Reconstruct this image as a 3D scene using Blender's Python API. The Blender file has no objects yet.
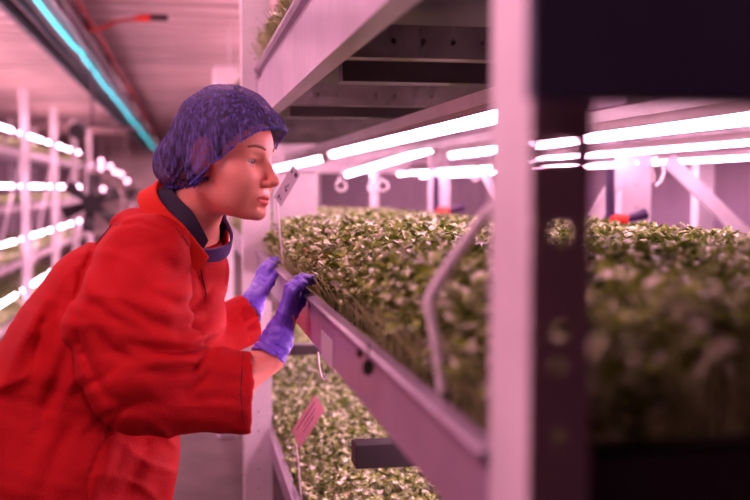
import bpy, bmesh, math, random
import numpy as np
from mathutils import Vector, Matrix
random.seed(7)
SC = bpy.context.scene
COL = SC.collection
# ------------------------------------------------------------------ camera
F = 1042.0
YAW, PIT, H = math.radians(10.3), math.radians(3.4), 1.38
CAM = np.array([0, 0, H])
Fw = np.array([math.sin(YAW)*math.cos(PIT), math.cos(YAW)*math.cos(PIT), -math.sin(PIT)])
Rt = np.array([math.cos(YAW), -math.sin(YAW), 0.0])
Up = np.cross(Rt, Fw)
def ray(px, py): return Rt*(px-375)/F - Up*(py-250)/F + Fw
def atD(px, py, D): return CAM + ray(px, py)*D
def atX(px, py, X): r = ray(px, py); return CAM + r*(X/r[0])
def atY(px, py, Y): r = ray(px, py); return CAM + r*(Y/r[1])
def atZ(px, py, Z): r = ray(px, py); return CAM + r*((Z-H)/r[2])
def C3(px, py, D): return np.array([(px-375)/F*D, -(py-250)/F*D, D])       # right, up, forward
def c2w(P): P = np.asarray(P); return CAM + P[..., :1]*Rt + P[..., 1:2]*Up + P[..., 2:3]*Fw
cd = bpy.data.cameras.new('camera'); co = bpy.data.objects.new('camera', cd); COL.objects.link(co)
cd.sensor_width = 36; cd.lens = F*36/750; cd.clip_start = .05; cd.clip_end = 100
co.location = CAM; co.rotation_euler = (math.pi/2-PIT, 0, -YAW)
cd.dof.use_dof = True; cd.dof.focus_distance = 1.98; cd.dof.aperture_fstop = 2.8
SC.camera = co
SC.view_settings.view_transform = 'Standard'; SC.view_settings.look = 'None'
SC.view_settings.gamma = 1; SC.view_settings.use_curve_mapping = False
SC.view_settings.exposure = 0.0
# ------------------------------------------------------------------ materials
def mat(name, col, rough=.5, metal=0, var=.0, vscale=8, bump=0, bscale=60, emit=None, es=0, spec=.5, sss=0, stretch=(1,1,1), col2=None, sheen=0):
    m = bpy.data.materials.new(name); m.use_nodes = True
    nt = m.node_tree; b = nt.nodes['Principled BSDF']
    b.inputs['Base Color'].default_value = (*col, 1); b.inputs['Roughness'].default_value = rough
    b.inputs['Metallic'].default_value = metal; b.inputs['Specular IOR Level'].default_value = spec
    if sheen: b.inputs['Sheen Weight'].default_value = sheen
    if sss:
        b.inputs['Subsurface Weight'].default_value = sss
        b.inputs['Subsurface Radius'].default_value = (.012, .004, .002); b.inputs['Subsurface Scale'].default_value = 1
    if emit:
        b.inputs['Emission Color'].default_value = (*emit, 1); b.inputs['Emission Strength'].default_value = es
    tc = nt.nodes.new('ShaderNodeTexCoord'); mp = nt.nodes.new('ShaderNodeMapping')
    mp.inputs['Scale'].default_value = stretch
    nt.links.new(tc.outputs['Object'], mp.inputs['Vector'])
    n = nt.nodes.new('ShaderNodeTexNoise'); n.inputs['Scale'].default_value = vscale; n.inputs['Detail'].default_value = 4
    nt.links.new(mp.outputs[0], n.inputs['Vector'])
    r = nt.nodes.new('ShaderNodeValToRGB')
    r.color_ramp.elements[0].position = .35; r.color_ramp.elements[1].position = .65
    c2 = col2 if col2 else tuple(c*(1-var) for c in col)
    r.color_ramp.elements[0].color = (*c2, 1); r.color_ramp.elements[1].color = (*col, 1)
    nt.links.new(n.outputs['Fac'], r.inputs[0]); nt.links.new(r.outputs[0], b.inputs['Base Color'])
    if bump:
        n2 = nt.nodes.new('ShaderNodeTexNoise'); n2.inputs['Scale'].default_value = bscale; n2.inputs['Detail'].default_value = 3
        nt.links.new(mp.outputs[0], n2.inputs['Vector'])
        bp = nt.nodes.new('ShaderNodeBump'); bp.inputs['Strength'].default_value = bump; bp.inputs['Distance'].default_value = .01
        nt.links.new(n2.outputs['Fac'], bp.inputs['Height']); nt.links.new(bp.outputs[0], b.inputs['Normal'])
    return m
PINK = (1, .47, .68)
M = {}
M['steel'] = mat('white_painted_steel', (.92, .86, .92), .42, var=.18, vscale=5, bump=.15, bscale=25)
M['rail'] = mat('pale_coated_rail', (.42, .33, .44), .38, metal=.25, var=.22, vscale=6, bump=.2, bscale=18)
M['galv'] = mat('galvanised_steel', (.34, .30, .31), .5, metal=.5, var=.35, vscale=12, bump=.2)
M['dark'] = mat('dark_panel_plastic', (.10, .11, .19), .55, var=.2)
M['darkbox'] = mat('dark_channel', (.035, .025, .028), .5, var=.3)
M['post_shade'] = mat('near_post_face_shade', (.32, .22, .25), .5, var=.15)  # white steel toned down; the unlit face's shade is in the colour
M['liner'] = mat('black_tray_liner', (.02, .018, .02), .5)
M['soil'] = mat('dark_growing_mat', (.035, .025, .02), .9, var=.5, vscale=40)
M['tube'] = mat('lit_tube', (1, .9, .95), .3, emit=PINK, es=32)
M['tubefar'] = mat('lit_tube_far', (1, .9, .95), .3, emit=PINK, es=9)
M['bulb'] = mat('lit_round_lamp', (1, .9, .95), .3, emit=PINK, es=7)
M['hood'] = mat('lamp_housing_paint', (.62, .52, .56), .4, var=.1)
M['cap'] = mat('lamp_end_cap_plastic', (.72, .58, .60), .4)
M['clip'] = mat('white_clip_plastic', (.9, .85, .88), .35)
M['black'] = mat('black_plastic', (.012, .010, .014), .4)
M['wire'] = mat('thin_black_wire', (.02, .01, .015), .5)
M['floor'] = mat('worn_concrete_floor', (.13, .085, .085), .75, var=.45, vscale=2.5, bump=.2)
M['wall'] = mat('ribbed_tunnel_wall', (.33, .24, .34), .6, var=.18, vscale=3)
M['ceil'] = mat('ceiling_panels', (.70, .56, .55), .55, var=.38, vscale=1.2, stretch=(.6, 5, 1))
M['cyan'] = mat('cyan_strip', (.1, .8, .9), .3, emit=(.01, .75, .90), es=1.9)
M['tray'] = mat('cable_tray_metal', (.10, .07, .09), .5, var=.3, vscale=6)
M['redcable'] = mat('red_cable', (.45, .02, .02), .5)
M['redvalve'] = mat('red_valve', (.85, .05, .03), .4)
M['pipe'] = mat('dark_purple_pipe', (.05, .02, .09), .4)
M['card'] = mat('white_card', (.50, .42, .50), .5, var=.1, vscale=20)
M['pinkcard'] = mat('pink_card', (.62, .25, .32), .5, var=.1, vscale=20)
M['ink'] = mat('pen_ink', (.05, .03, .06), .6)
M['gray_label'] = mat('grey_sticker', (.62, .60, .66), .6)
M['skin'] = mat('skin', (.95, .42, .32), .45, var=.10, vscale=18, bump=.05, bscale=160, sss=.12, col2=(.92, .33, .25), spec=.35)
M['lips'] = mat('lips', (.72, .14, .12), .6, var=.1)
M['eye'] = mat('eye_white', (.75, .65, .65), .15)
M['iris'] = mat('iris', (.06, .05, .05), .15)
M['brow'] = mat('eyebrow_hair', (.38, .15, .09), .7)
M['hair'] = mat('dark_blond_hair', (.10, .05, .04), .6, var=.4, vscale=30, stretch=(1, 4, 4))
M['coat'] = mat('red_cotton', (.55, .009, .013), .72, var=.12, vscale=9, bump=.30, bscale=420, sheen=.0, spec=.15)
M['thread'] = mat('dark_red_seam', (.10, .002, .003), .8)
M['collar'] = mat('orange_red_collar', (.74, .035, .020), .7, var=.1, bump=.3, bscale=420, spec=.15)
M['navy'] = mat('navy_knit', (.025, .02, .05), .8, var=.2, vscale=60)
M['purpleknit'] = mat('purple_shirt', (.10, .05, .20), .8, var=.2)
M['glove'] = mat('purple_nitrile', (.19, .10, .78), .42, var=.12, vscale=30, bump=.35, bscale=70)
M['trouser'] = mat('dark_trousers', (.03, .03, .045), .8)
M['boot'] = mat('black_boots', (.02, .02, .02), .5)
def net_material():
    m = bpy.data.materials.new('hairnet_mesh'); m.use_nodes = True; nt = m.node_tree; L = nt.links.new
    b = nt.nodes['Principled BSDF']; b.inputs['Roughness'].default_value = .75
    tc = nt.nodes.new('ShaderNodeTexCoord'); mp = nt.nodes.new('ShaderNodeMapping')
    mp.inputs['Rotation'].default_value = (0, math.radians(-35), 0); mp.inputs['Scale'].default_value = (1.6, 1.6, .35)
    L(tc.outputs['Object'], mp.inputs['Vector'])
    n = nt.nodes.new('ShaderNodeTexNoise'); n.inputs['Scale'].default_value = 135; n.inputs['Detail'].default_value = 3; n.inputs['Roughness'].default_value=.7
    L(mp.outputs[0], n.inputs['Vector'])
    r = nt.nodes.new('ShaderNodeValToRGB'); e = r.color_ramp.elements
    e[0].position = .34; e[0].color = (.018, .02, .10, 1); e[1].position = .78; e[1].color = (.20, .17, .56, 1)
    L(n.outputs['Fac'], r.inputs[0]); L(r.outputs[0], b.inputs['Base Color'])
    tr = nt.nodes.new('ShaderNodeBsdfTransparent'); tr.inputs[0].default_value = (.9, .85, 1, 1)
    mx = nt.nodes.new('ShaderNodeMixShader')
    r2 = nt.nodes.new('ShaderNodeMapRange'); r2.inputs['From Min'].default_value = .35; r2.inputs['From Max'].default_value = .65
    r2.inputs['To Min'].default_value = .40; r2.inputs['To Max'].default_value = .85
    L(n.outputs['Fac'], r2.inputs['Value']); L(r2.outputs[0], mx.inputs[0]); L(tr.outputs[0], mx.inputs[1]); L(b.outputs[0], mx.inputs[2])
    L(mx.outputs[0], nt.nodes['Material Output'].inputs[0])
    return m
M['net'] = net_material()
M['band'] = mat('hairnet_elastic', (.10, .11, .62), .7, var=.5, vscale=150)
def leaf_material(name, ca, cb, cc, sc=55):
    m = bpy.data.materials.new(name); m.use_nodes = True; nt = m.node_tree; L = nt.links.new
    b = nt.nodes['Principled BSDF']; b.inputs['Roughness'].default_value = .36; b.inputs['Specular IOR Level'].default_value = .7
    tc = nt.nodes.new('ShaderNodeTexCoord'); n = nt.nodes.new('ShaderNodeTexNoise')
    n.inputs['Scale'].default_value = sc; n.inputs['Detail'].default_value = 2; L(tc.outputs['Object'], n.inputs['Vector'])
    r = nt.nodes.new('ShaderNodeValToRGB'); e = r.color_ramp.elements
    e[0].position = .36; e[0].color = (*ca, 1); e[1].position = .54; e[1].color = (*cb, 1)
    x = e.new(.62); x.color = (*cc, 1)
    L(n.outputs['Fac'], r.inputs[0]); L(r.outputs[0], b.inputs['Base Color'])
    t = nt.nodes.new('ShaderNodeBsdfTranslucent'); L(r.outputs[0], t.inputs[0])
    mx = nt.nodes.new('ShaderNodeMixShader'); mx.inputs[0].default_value = .10
    L(b.outputs[0], mx.inputs[1]); L(t.outputs[0], mx.inputs[2]); L(mx.outputs[0], nt.nodes['Material Output'].inputs[0])
    return m
M['leaf'] = leaf_material('microgreen_leaf', (.06, .11, .012), (.33, .46, .06), (.95, .95, .80))  # palest tone carries the overhead lamps' highlights as leaf colour
M['stem'] = mat('microgreen_stem', (.55, .60, .28), .5, var=.3, vscale=50)
# ------------------------------------------------------------------ objects
def link(o, parent=None):
    COL.objects.link(o)
    if parent is not None:
        o.parent = parent; o.matrix_parent_inverse = Matrix.Translation(parent.location).inverted()
    return o
def meshobj(name, V, Fc, m, parent=None, smooth=False, mids=None):
    me = bpy.data.meshes.new(name)
    me.from_pydata([tuple(map(float, v)) for v in V], [], [tuple(map(int, f)) for f in Fc])
    for mm in (m if isinstance(m, (list, tuple)) else [m]): me.materials.append(mm)
    if mids is not None: me.polygons.foreach_set('material_index', mids)
    if smooth: me.polygons.foreach_set('use_smooth', [True]*len(me.polygons))
    me.update()
    return link(bpy.data.objects.new(name, me), parent)
def tag(o, label, cat, group=None, kind=None):
    o['label'] = label; o['category'] = cat
    if group: o['group'] = group
    if kind: o['kind'] = kind
    return o
def empty(name, loc, label, cat, group=None):
    o = bpy.data.objects.new(name, None); o.location = tuple(map(float, loc)); o.empty_display_size = .1; COL.objects.link(o)
    return tag(o, label, cat, group)
class MB:
    def __init__(s): s.v = []; s.f = []
    def add(s, V, Fc):
        k = len(s.v); s.v += [tuple(v) for v in V]; s.f += [tuple(i+k for i in f) for f in Fc]; return s
    def box(s, x0, x1, y0, y1, z0, z1):
        V = [(x, y, z) for x in (x0, x1) for y in (y0, y1) for z in (z0, z1)]
        return s.add(V, [(0,1,3,2), (4,6,7,5), (0,4,5,1), (2,3,7,6), (0,2,6,4), (1,5,7,3)])
    def bar(s, a, b, w, t, up=(0,0,1)):
        a, b, up = Vector(a), Vector(b), Vector(up); d = (b-a).normalized(); sd = d.cross(up).normalized(); u = sd.cross(d)
        V = []
        for p in (a, b):
            for i, j in ((-1,-1), (1,-1), (1,1), (-1,1)): V.append(p+sd*w/2*i+u*t/2*j)
        return s.add(V, [(0,3,2,1), (4,5,6,7), (0,1,5,4), (1,2,6,5), (2,3,7,6), (3,0,4,7)])
    def tube(s, pts, r, n=10, caps=True):
        pts = [Vector(p) for p in pts]; rs = r if isinstance(r, (list, tuple)) else [r]*len(pts)
        V = []; Fc = []; ref = None
        for i, p in enumerate(pts):
            d = (pts[min(i+1, len(pts)-1)]-pts[max(i-1, 0)]).normalized()
            if ref is None: ref = d.orthogonal().normalized()
            ref = (ref-d*ref.dot(d)).normalized(); o = d.cross(ref)
            for k in range(n):
                a = 2*math.pi*k/n; V.append(p+(ref*math.cos(a)+o*math.sin(a))*rs[i])
        for i in range(len(pts)-1):
            for k in range(n): Fc.append((i*n+k, i*n+(k+1)%n, (i+1)*n+(k+1)%n, (i+1)*n+k))
        if caps: Fc.append(tuple(range(n))[::-1]); Fc.append(tuple(range((len(pts)-1)*n, len(pts)*n)))
        return s.add(V, Fc)
    def holed(s, org, au, av, aw, L, W, t, holes, n=16):
        """plate L x W x t with real elliptical holes (u, ru, rv) in its middle line"""
        org, au, av, aw = map(Vector, (org, au, av, aw)); P = lambda u, v, w: org+au*u+av*v+aw*w
        u = 0
        for (hu, ru, rv) in sorted(holes):
            hw = max(ru*1.25, .003)
            if hu-hw < u or hu+hw > L: continue
            if hu-hw > u+1e-5: s._slab(P, u, hu-hw, W, t)
            sq, ci = [], []
            for k in range(n):
                a = 2*math.pi*k/n+math.pi/n; c, d = math.cos(a), math.sin(a); q = max(abs(c), abs(d))
                sq.append((hu+c/q*hw, W/2+d/q*W/2)); ci.append((hu+c*ru, W/2+d*rv))
            V = [P(a, b, w) for w in (0, t) for (a, b) in sq+ci]; Fc = []
            for k in range(n):
                j = (k+1) % n; o = 2*n
                Fc += [(k, j, n+j, n+k), (o+k, o+n+k, o+n+j, o+j), (n+k, n+j, o+n+j, o+n+k), (k, o+k, o+j, j)]
            s.add(V, Fc); u = hu+hw
        if u < L-1e-5: s._slab(P, u, L, W, t)
        return s
    def _slab(s, P, u0, u1, W, t):
        V = [P(a, b, c) for a in (u0, u1) for b in (0, W) for c in (0, t)]
        s.add(V, [(0,1,3,2), (4,6,7,5), (0,4,5,1), (2,3,7,6), (0,2,6,4), (1,5,7,3)])
    def build(s, name, m, parent=None, smooth=False, bevel=0):
        o = meshobj(name, s.v, s.f, m, parent, smooth)
        bm = bmesh.new(); bm.from_mesh(o.data); bmesh.ops.recalc_face_normals(bm, faces=bm.faces); bm.to_mesh(o.data); bm.free()
        if smooth:
            try: o.data.set_sharp_from_angle(angle=math.radians(45))
            except Exception: pass
        if bevel:
            b = o.modifiers.new('bevel', 'BEVEL'); b.width = bevel; b.segments = 2; b.limit_method = 'ANGLE'
        return o
def structure(o): o['kind'] = 'structure'; return o
def dup(root, loc, label=None, group=None):
    r = root.copy(); COL.objects.link(r); r.location = loc
    if label: r['label'] = label
    if group: r['group'] = group
    for ch in list(root.children):
        c = ch.copy(); COL.objects.link(c); c.parent = r
        for g in list(ch.children):
            d = g.copy(); COL.objects.link(d); d.parent = c
    return r
# ------------------------------------------------------------------ tunnel shell
XL, XR, Y0, Y1, ZC = -3.2, 2.75, -2.6, 30.0, 2.56
structure(MB().box(XL-.1, XR+.1, Y0-.1, Y1+.1, -.1, 0).build('floor', M['floor']))
b = MB(); y = Y0; k = 0
while y < Y1:                               # overlapping sheets running across the tunnel, each a shallow step
    b.add([(XL, y, ZC-.012), (XR, y, ZC-.012), (XR, y+.38, ZC+.006), (XL, y+.38, ZC+.006), (XL, y, ZC+.1), (XR, y, ZC+.1), (XR, y+.38, ZC+.1), (XL, y+.38, ZC+.1)],
          [(0,1,2,3), (4,7,6,5), (0,4,5,1), (2,6,7,3), (0,3,7,4), (1,5,6,2)]); y += .38
structure(b.build('ceiling', M['ceil']))
def ribbed(name, x, sgn):
    b = MB(); n = 150; L = (Y1-Y0)/n; th = .05
    prof = []
    for i in range(n+1): prof.append((x+sgn*(.012 if i % 2 else 0), Y0+i*L))
    V = [(p[0], p[1], z) for z in (0, ZC+.05) for p in prof]+[(x+sgn*th, p[1], z) for z in (0, ZC+.05) for p in prof]
    q = n+1; Fc = [(i, i+1, q+i+1, q+i) for i in range(n)]+[(2*q+i, 3*q+i, 3*q+i+1, 2*q+i+1) for i in range(n)]
    b.add(V, Fc); return structure(b.build(name, M['wall']))
ribbed('wall_right', XR, 1); ribbed('wall_left', XL, -1)
structure(MB().box(XL-.1, XR+.1, Y1, Y1+.1, 0, ZC+.05).build('wall_far', M['ceil']))
structure(MB().box(XL-.1, XR+.1, Y0-.1, Y0, 0, ZC+.05).build('wall_back', M['wall']))
# ------------------------------------------------------------------ racks
RX, YN = .215, .633
ZU, ZM, ZL = H+.363, H-.19, H-.745          # lip heights of the three tiers
def post(parent, x0, x1, y0, y1, z1, holes, matl=None, name='post'):
    """C-section upright: outer web on the aisle side, perforated face towards the camera"""
    b = MB(); t = .003
    b.box(x0, x0+t, y0, y1, 0, z1)
    b.box(x0, x0+.018, y1-t, y1, 0, z1)
    o = b.build(name, M['steel'], parent, bevel=.001)
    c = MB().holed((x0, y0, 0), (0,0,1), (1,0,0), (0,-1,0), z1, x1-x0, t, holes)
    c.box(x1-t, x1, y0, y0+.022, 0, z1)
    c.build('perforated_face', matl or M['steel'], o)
    MB().box(x0-.01, x1+.01, y0-.01, y1+.01, 0, .008).build('foot_plate', M['galv'], o)
    return o
def tray_rail(parent, x, y0, y1, zt, fh, side=1, m=None, name='tray_rail'):
    """folded rail: rolled lip at the top, tall face, flange turned in at the bottom"""
    b = MB(); t = .003; s = side
    prof = [(0, -fh)]+([(0, -.046), (.011, -.040), (.011, -.020), (0, -.016)] if fh > .1 else [])+[(0, -.014), (-.006, -.008), (-.007, -.003), (-.003, 0), (.012, 0), (.014, -.004), (.017, -.016), (.014, -.016), (.014, -.005), (.0125, -.005), (.0135, -.014), (.0135, -.05), (.003, -.055), (.003, -fh+.003), (.034, -fh+.003), (.034, -fh)]
    V = [(x+s*p[0], y, zt+p[1]) for y in (y0, y1) for p in prof]; n = len(prof)
    Fc = [(i, (i+1) % n, n+(i+1) % n, n+i) for i in range(n)]
    b.add(V, Fc)
    return b.build(name, m or M['rail'], parent)
def small_holes(L, step, r, start=.03): 
    u = start; out = []
    while u < L-start: out.append((u, r, r)); u += step
    return out
def crossbar(parent, x0, x1, y, z0, z1, m='galv', name='crossmember', step=.049):
    b = MB(); w = z1-z0
    b.holed((x0, y, z0), (1,0,0), (0,0,1), (0,1,0), x1-x0, w, .003, small_holes(x1-x0, step, .0048))
    b.box(x0, x1, y, y+.035, z0-.003, z0).box(x0, x1, y, y+.035, z1, z1+.003).box(x0, x1, y+.032, y+.035, z0, z1)
    return b.build(name, M[m], parent)
W = .85
rack = empty('grow_rack', (RX, YN, 0), 'long white steel rack of growing trays right of the person, nearest the camera', 'rack')
# near upright: holes where the photo shows them
hz = []
for (py, ru, rv) in ((152, .0075, .0135), (234, .0072, .0072), (333, .0062, .0062), (365, .005, .005), (437, .0055, .0055)):
    hz.append((float(atY(543, py, YN)[2]), ru, rv))
for k in range(8): hz.append((.12+.09*k, .006, .006))
for k in range(6): hz.append((H+.2+.12*k, .006, .006))
post(rack, RX, RX+.040, YN, YN+.088, 2.4, hz, M['post_shade'])
bays = [YN, 3.2, 5.75, 8.3, 10.9]
for yy in bays[1:]:
    post(rack, RX-.043, RX+.042, yy, yy+.088, 2.4 if yy < 4 else 1.86, small_holes(2.4 if yy < 4 else 1.86, .06, .0035))
for yy in bays[1:4]:
    post(rack, RX+W-.04, RX+W, yy, yy+.05, 1.86, small_holes(2.4, .06, .0035))
tray_rail(rack, RX, YN+.088, bays[-1], ZM, .078)
tray_rail(rack, RX, 1.05, bays[-1], ZU, .163)
tray_rail(rack, RX+.036, 1.05, bays[-1], ZL, .078)
for zt in (ZM, ZU): tray_rail(rack, RX+W, YN+.02 if zt == ZM else 1.05, bays[2], zt, .078, -1)
tray_rail(rack, RX+W, 1.05, bays[2], ZL, .078, -1)
# tier floors (the pan under the growing mat)
for zt, xx, y0 in ((ZM, RX, YN+.03), (ZU, RX, 1.05), (ZL, RX+.036, 1.05)):
    MB().box(xx+.004, RX+W-.004, y0, bays[2], zt-.074, zt-.066).build('tray_floor', M['darkbox'], rack)
# tier end rails towards the camera
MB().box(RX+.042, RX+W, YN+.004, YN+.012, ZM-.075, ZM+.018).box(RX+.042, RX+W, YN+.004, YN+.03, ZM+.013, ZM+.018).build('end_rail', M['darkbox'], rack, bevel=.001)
# crossmembers under the upper and middle tiers
for (yy, top) in ((1.65, ZU), (2.62, ZU), (3.9, ZU), (4.9, ZU), (3.16, ZM), (4.6, ZM)):
    crossbar(rack, RX+.036, RX+W-.02, yy, top-.152, top-.105)
for (yy, zt) in ((1.80, ZU), (2.72, ZU), (1.66, ZM)):
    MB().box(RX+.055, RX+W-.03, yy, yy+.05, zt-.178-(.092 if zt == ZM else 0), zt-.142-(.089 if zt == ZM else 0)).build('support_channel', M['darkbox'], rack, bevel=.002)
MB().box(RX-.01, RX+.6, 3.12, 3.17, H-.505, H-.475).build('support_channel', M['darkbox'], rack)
for xx in (RX+.12, RX+.7): MB().box(xx, xx+.02, 1.68, 1.684, ZM-.24, ZM-.07).build('hanger', M['galv'], rack)
# end frame behind the middle tier: bright beam with round cut-outs
b = MB(); b.holed((.22, 6.75, H+.10), (1,0,0), (0,0,1), (0,1,0), 1.24, .32, .003, [(.45, .04, .05), (.87, .04, .05), (.985, .04, .06)])
b.box(.22, 1.46, 6.753, 6.79, H+.10, H+.104).box(.22, 1.46, 6.79, 6.793, H+.10, H+.42).build('lamp_beam', M['steel'], rack)
MB().box(.272, .412, 3.3-.004, 3.3, ZM-.02, H+.045).build('end_panel', M['steel'], rack)
# long beams carrying the lamps under the upper tier
for xx in (.55, .95):
    b = MB(); b.box(xx-.022, xx+.022, 1.25, 5.7, H+.172, H+.176).box(xx-.022, xx-.018, 1.25, 5.7, H+.150, H+.172).box(xx+.018, xx+.022, 1.25, 5.7, H+.150, H+.172)
    b.build('lamp_carrier', M['steel'], rack)
# dark panel closing the upper tier end, nearest the lens
p1 = atY(530, 98, .622); 
pan = MB().box(RX-.011, RX+W, .600, .612, float(atY(560, 99, .6)[2]), ZU+.05).box(RX+.002, RX+W, .612, .628, float(atY(560, 99, .6)[2]), float(atY(560, 99, .6)[2])+.003)
pan.build('end_panel', M['dark'], rack, bevel=.0015)
# sticker and stray leaf on the middle rail
st = MB(); a0 = atX(321, 338, RX-.0015); a1 = atX(332, 352, RX-.0015)
st.box(RX-.0012, RX-.0004, float(a1[1]), float(a0[1]), float(atX(326, 362, RX)[2]), float(atX(326, 334, RX)[2]))
st.build('sticker', M['gray_label'], rack)
# hook under the middle rail
hk = [atD(318, 352, 2.05), atD(319, 366, 2.05), atD(321, 376, 2.05), atD(324, 380, 2.05), atD(327, 377, 2.05)]
MB().tube(hk, .0022, 8).build('wire_hook', M['clip'], rack, True)
# neighbouring rack to the right and its braces
nb = empty('grow_rack', (1.5, 3.5, 0), 'white steel rack with diagonal braces behind the near tray, beside the ribbed wall', 'rack')
for (yy, x0, pw) in ((3.5, 1.53, .11), (6.1, 1.445, .12), (3.9, 2.03, .07)):
    post(nb, x0, x0+pw, yy, yy+.06, 2.4, small_holes(2.4, .08, .003))
for (a, c, Y) in (((668, 160), (760, 250), 3.42), ((628, 165), (588, 226), 3.42), ((480, 165), (520, 235), 5.2), ((712, 212), (640, 300), 4.0)):
    MB().bar(atY(*a, Y), atY(*c, Y), .05, .02, (0,1,0)).build('brace', M['steel'], nb)
for zt in (ZM, ZU, ZL): tray_rail(nb, 1.5, 3.4, 9, zt, .07)
MB().box(1.5, 2.3, 2.4, 9, H+.17, H+.18).build('tray_floor', M['steel'], nb)
# far-side rack across the aisle
lr = empty('grow_rack', (-1.5, 6, 0), 'blurred white rack of growing trays across the aisle, far left', 'rack')
LT = [H+.36, H-.155, H-.67, H-1.18]
for k in range(5):
    yy = 7.9+2.2*k; post(lr, -1.5, -1.42, yy, yy+.09, 2.3, [])
    post(lr, -2.3, -2.24, yy, yy+.09, 2.3, [])
for zt in LT[:]:
    tray_rail(lr, -1.5, 6.0, 17, zt, .05, -1, M['steel'])
    MB().box(-2.3, -1.505, 6.0, 17, zt-.048, zt-.04).build('tray_floor', M['rail'], lr)
for k in range(4):
    yy = 8.6+2.2*k; MB().bar((-1.47, yy-.5, H-.9), (-1.47, yy+1.4, H+.3), .03, .015, (1,0,0)).build('brace', M['steel'], lr)
# ------------------------------------------------------------------ lamps
def lamp(name, a, c, label, cat='lamp', group=None, housing=True, caps=True, far=False, r=.013):
    a, c = np.array(a, float), np.array(c, float); e = empty(name, (a+c)/2, label, cat, group)
    d = (c-a)/np.linalg.norm(c-a)
    MB().tube([a, c], r, 14).build('tube', M['tube'], e, True)
    if housing:
        up = np.array([0, 0, 1.0]); b = MB(); sd = np.cross(d, up); sd /= np.linalg.norm(sd)
        V = []; n = 9
        for p in (a-d*.01, c+d*.01):
            for i in range(n+1):
                t = math.pi*i/n; V.append(p+(sd*math.cos(t)*.028+up*(math.sin(t)*.036+.007))*(r/.013))
        b.add(V, [(i, i+1, n+2+i, n+1+i) for i in range(n)]+[tuple(range(n+1)), tuple(range(n+1, 2*n+2))])
        b.build('housing', M['hood'], e, True)
    if caps:
        for p, s in ((a, -1), (c, 1)):
            k = MB().tube([p-d*s*.012, p+d*s*.028], .0185, 16).build('end_cap', M['cap'], e, True)
            MB().tube([p+d*s*.028, p+d*s*.036], .006, 8).build('pin', M['black'], k, True)
        b = MB()
        for p in (a+d*.06, c-d*.06):
            b = MB(); q = []
            for i in range(15): t = 2*math.pi*i/14; q.append(p+np.cross(d, [0,0,1])*math.cos(t)*.0195+np.array([0,0,1])*(math.sin(t)*.0195))
            b.tube(q, .0018, 6, caps=False).tube([p+np.array([0,0,.0195]), p+np.array([0,0,.06])], .002, 6).build('hanging_clip', M['wire'], e, True)
    return e
zt = H+.130
lamp('tube_lamp', (.56, 1.66, zt), (.56, 4.0, zt), 'bright tube lamp just left of the near post, lowest edge lit, longest on the left')
zt = H+.122
lamp('tube_lamp', (.97, 1.05, zt), (.97, 3.75, zt), 'thick bright tube lamp over the plants right of the near post, nearest of those there')
lamp('tube_lamp', (.97, 4.0, zt+.035), (.97, 6.3, zt-.04), 'tilted tube lamp whose round pale end cap faces out behind the long near lamp')
lamp('tube_lamp', (.56, 4.2, zt), (.56, 6.6, zt), 'blown-out tube lamp directly behind the printed card beside the face')
lamp('tube_lamp', (1.5, 2.3, zt+.002), (1.5, 4.7, zt+.002), 'thin tube lamp above the post with the red valve, upper of the thin pair', r=.009)
lamp('tube_lamp', (1.8, 2.9, zt-.022), (1.8, 5.3, zt-.022), 'thin tube lamp nearest the ribbed wall, lower of the thin pair on the right', r=.009)
lamp('tube_lamp', (1.5, 4.9, zt-.02), (1.5, 7.3, zt-.02), 'distant thin tube lamp over the post with the small red valve', r=.009)
lamp('tube_lamp', (1.8, 5.5, zt-.03), (1.8, 7.9, zt-.03), 'most distant thin tube lamp, close above the plants beside the white brace', r=.009)
for j, yy in enumerate((1.35, 3.9)):
    for xx in (.45, .85):
        lamp('tube_lamp', (xx, yy, H-.40), (xx, yy+2.35, H-.40), 'tube lamp under the middle tray, lighting the lower tray', group='lamps under the middle tray', caps=False, housing=False)
# upper tier lamps above the frame light the upper crop
LG = {0: 'blurred tube lamp on the top tier of the rack across the aisle', 1: 'blurred tube lamp on the eye level tier of the rack across the aisle',
      2: 'blurred tube lamp on the third tier of the rack across the aisle', 3: 'blurred tube lamp on the bottom tier of the rack across the aisle'}
for i, zt2 in enumerate((H+.53, H+.02, H-.49, H-.99)):
    for k in range(5):
        y0 = 6.4+2.05*k
        lamp('tube_lamp', (-1.56, y0, zt2), (-1.56, y0+1.6, zt2), LG[i], group='far rack lamps, tier %s' % ['one', 'two', 'three', 'four'][i], housing=False, caps=False, far=True)
# loops of white cable hanging from the lamps
def loop(px, py, Y, r, label):
    c = atY(px, py, Y); q = [c+np.array([math.cos(t)*r, .004*math.sin(2*t), math.sin(t)*r]) for t in [math.pi*.62+2*math.pi*.93*i/22 for i in range(23)]]
    q.insert(0, q[0]+np.array([0, 0, r*.9]))
    o = MB().tube(q, .0055, 8).build('cable_loop', M['clip'], None, True); tag(o, label, 'cable')
loop(341, 186, 4.3, .021, 'white coiled cable loop, leftmost below the far lamps')
loop(383, 186, 4.3, .021, 'white coiled cable loop, middle one below the far lamps')
loop(372, 187, 4.8, .018, 'smaller white cable loop just left of the middle loop')
loop(475, 176, 5.35, .022, 'white coiled cable loop close to the near post')
q = [atY(x, y, 3.18) for x, y in ((655, 158), (662, 164), (664, 172), (661, 181), (656, 186))]
tag(MB().tube(q, .006, 8).build('cable_loop', M['clip'], None, True), 'white hooked cable end hanging below the right hand lamps', 'cable')
q = [atY(x, y, 3.22) for x, y in ((652, 157), (651, 166), (654, 176), (653, 182))]
tag(MB().tube(q, .005, 8).build('cable', M['cap'], None, True), 'short pinkish cable hanging beside the white hooked cable end', 'cable')
q = [atY(x, y, 3.9) for x, y in ((441, 147), (444, 156), (441, 163), (436, 168))]
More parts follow.
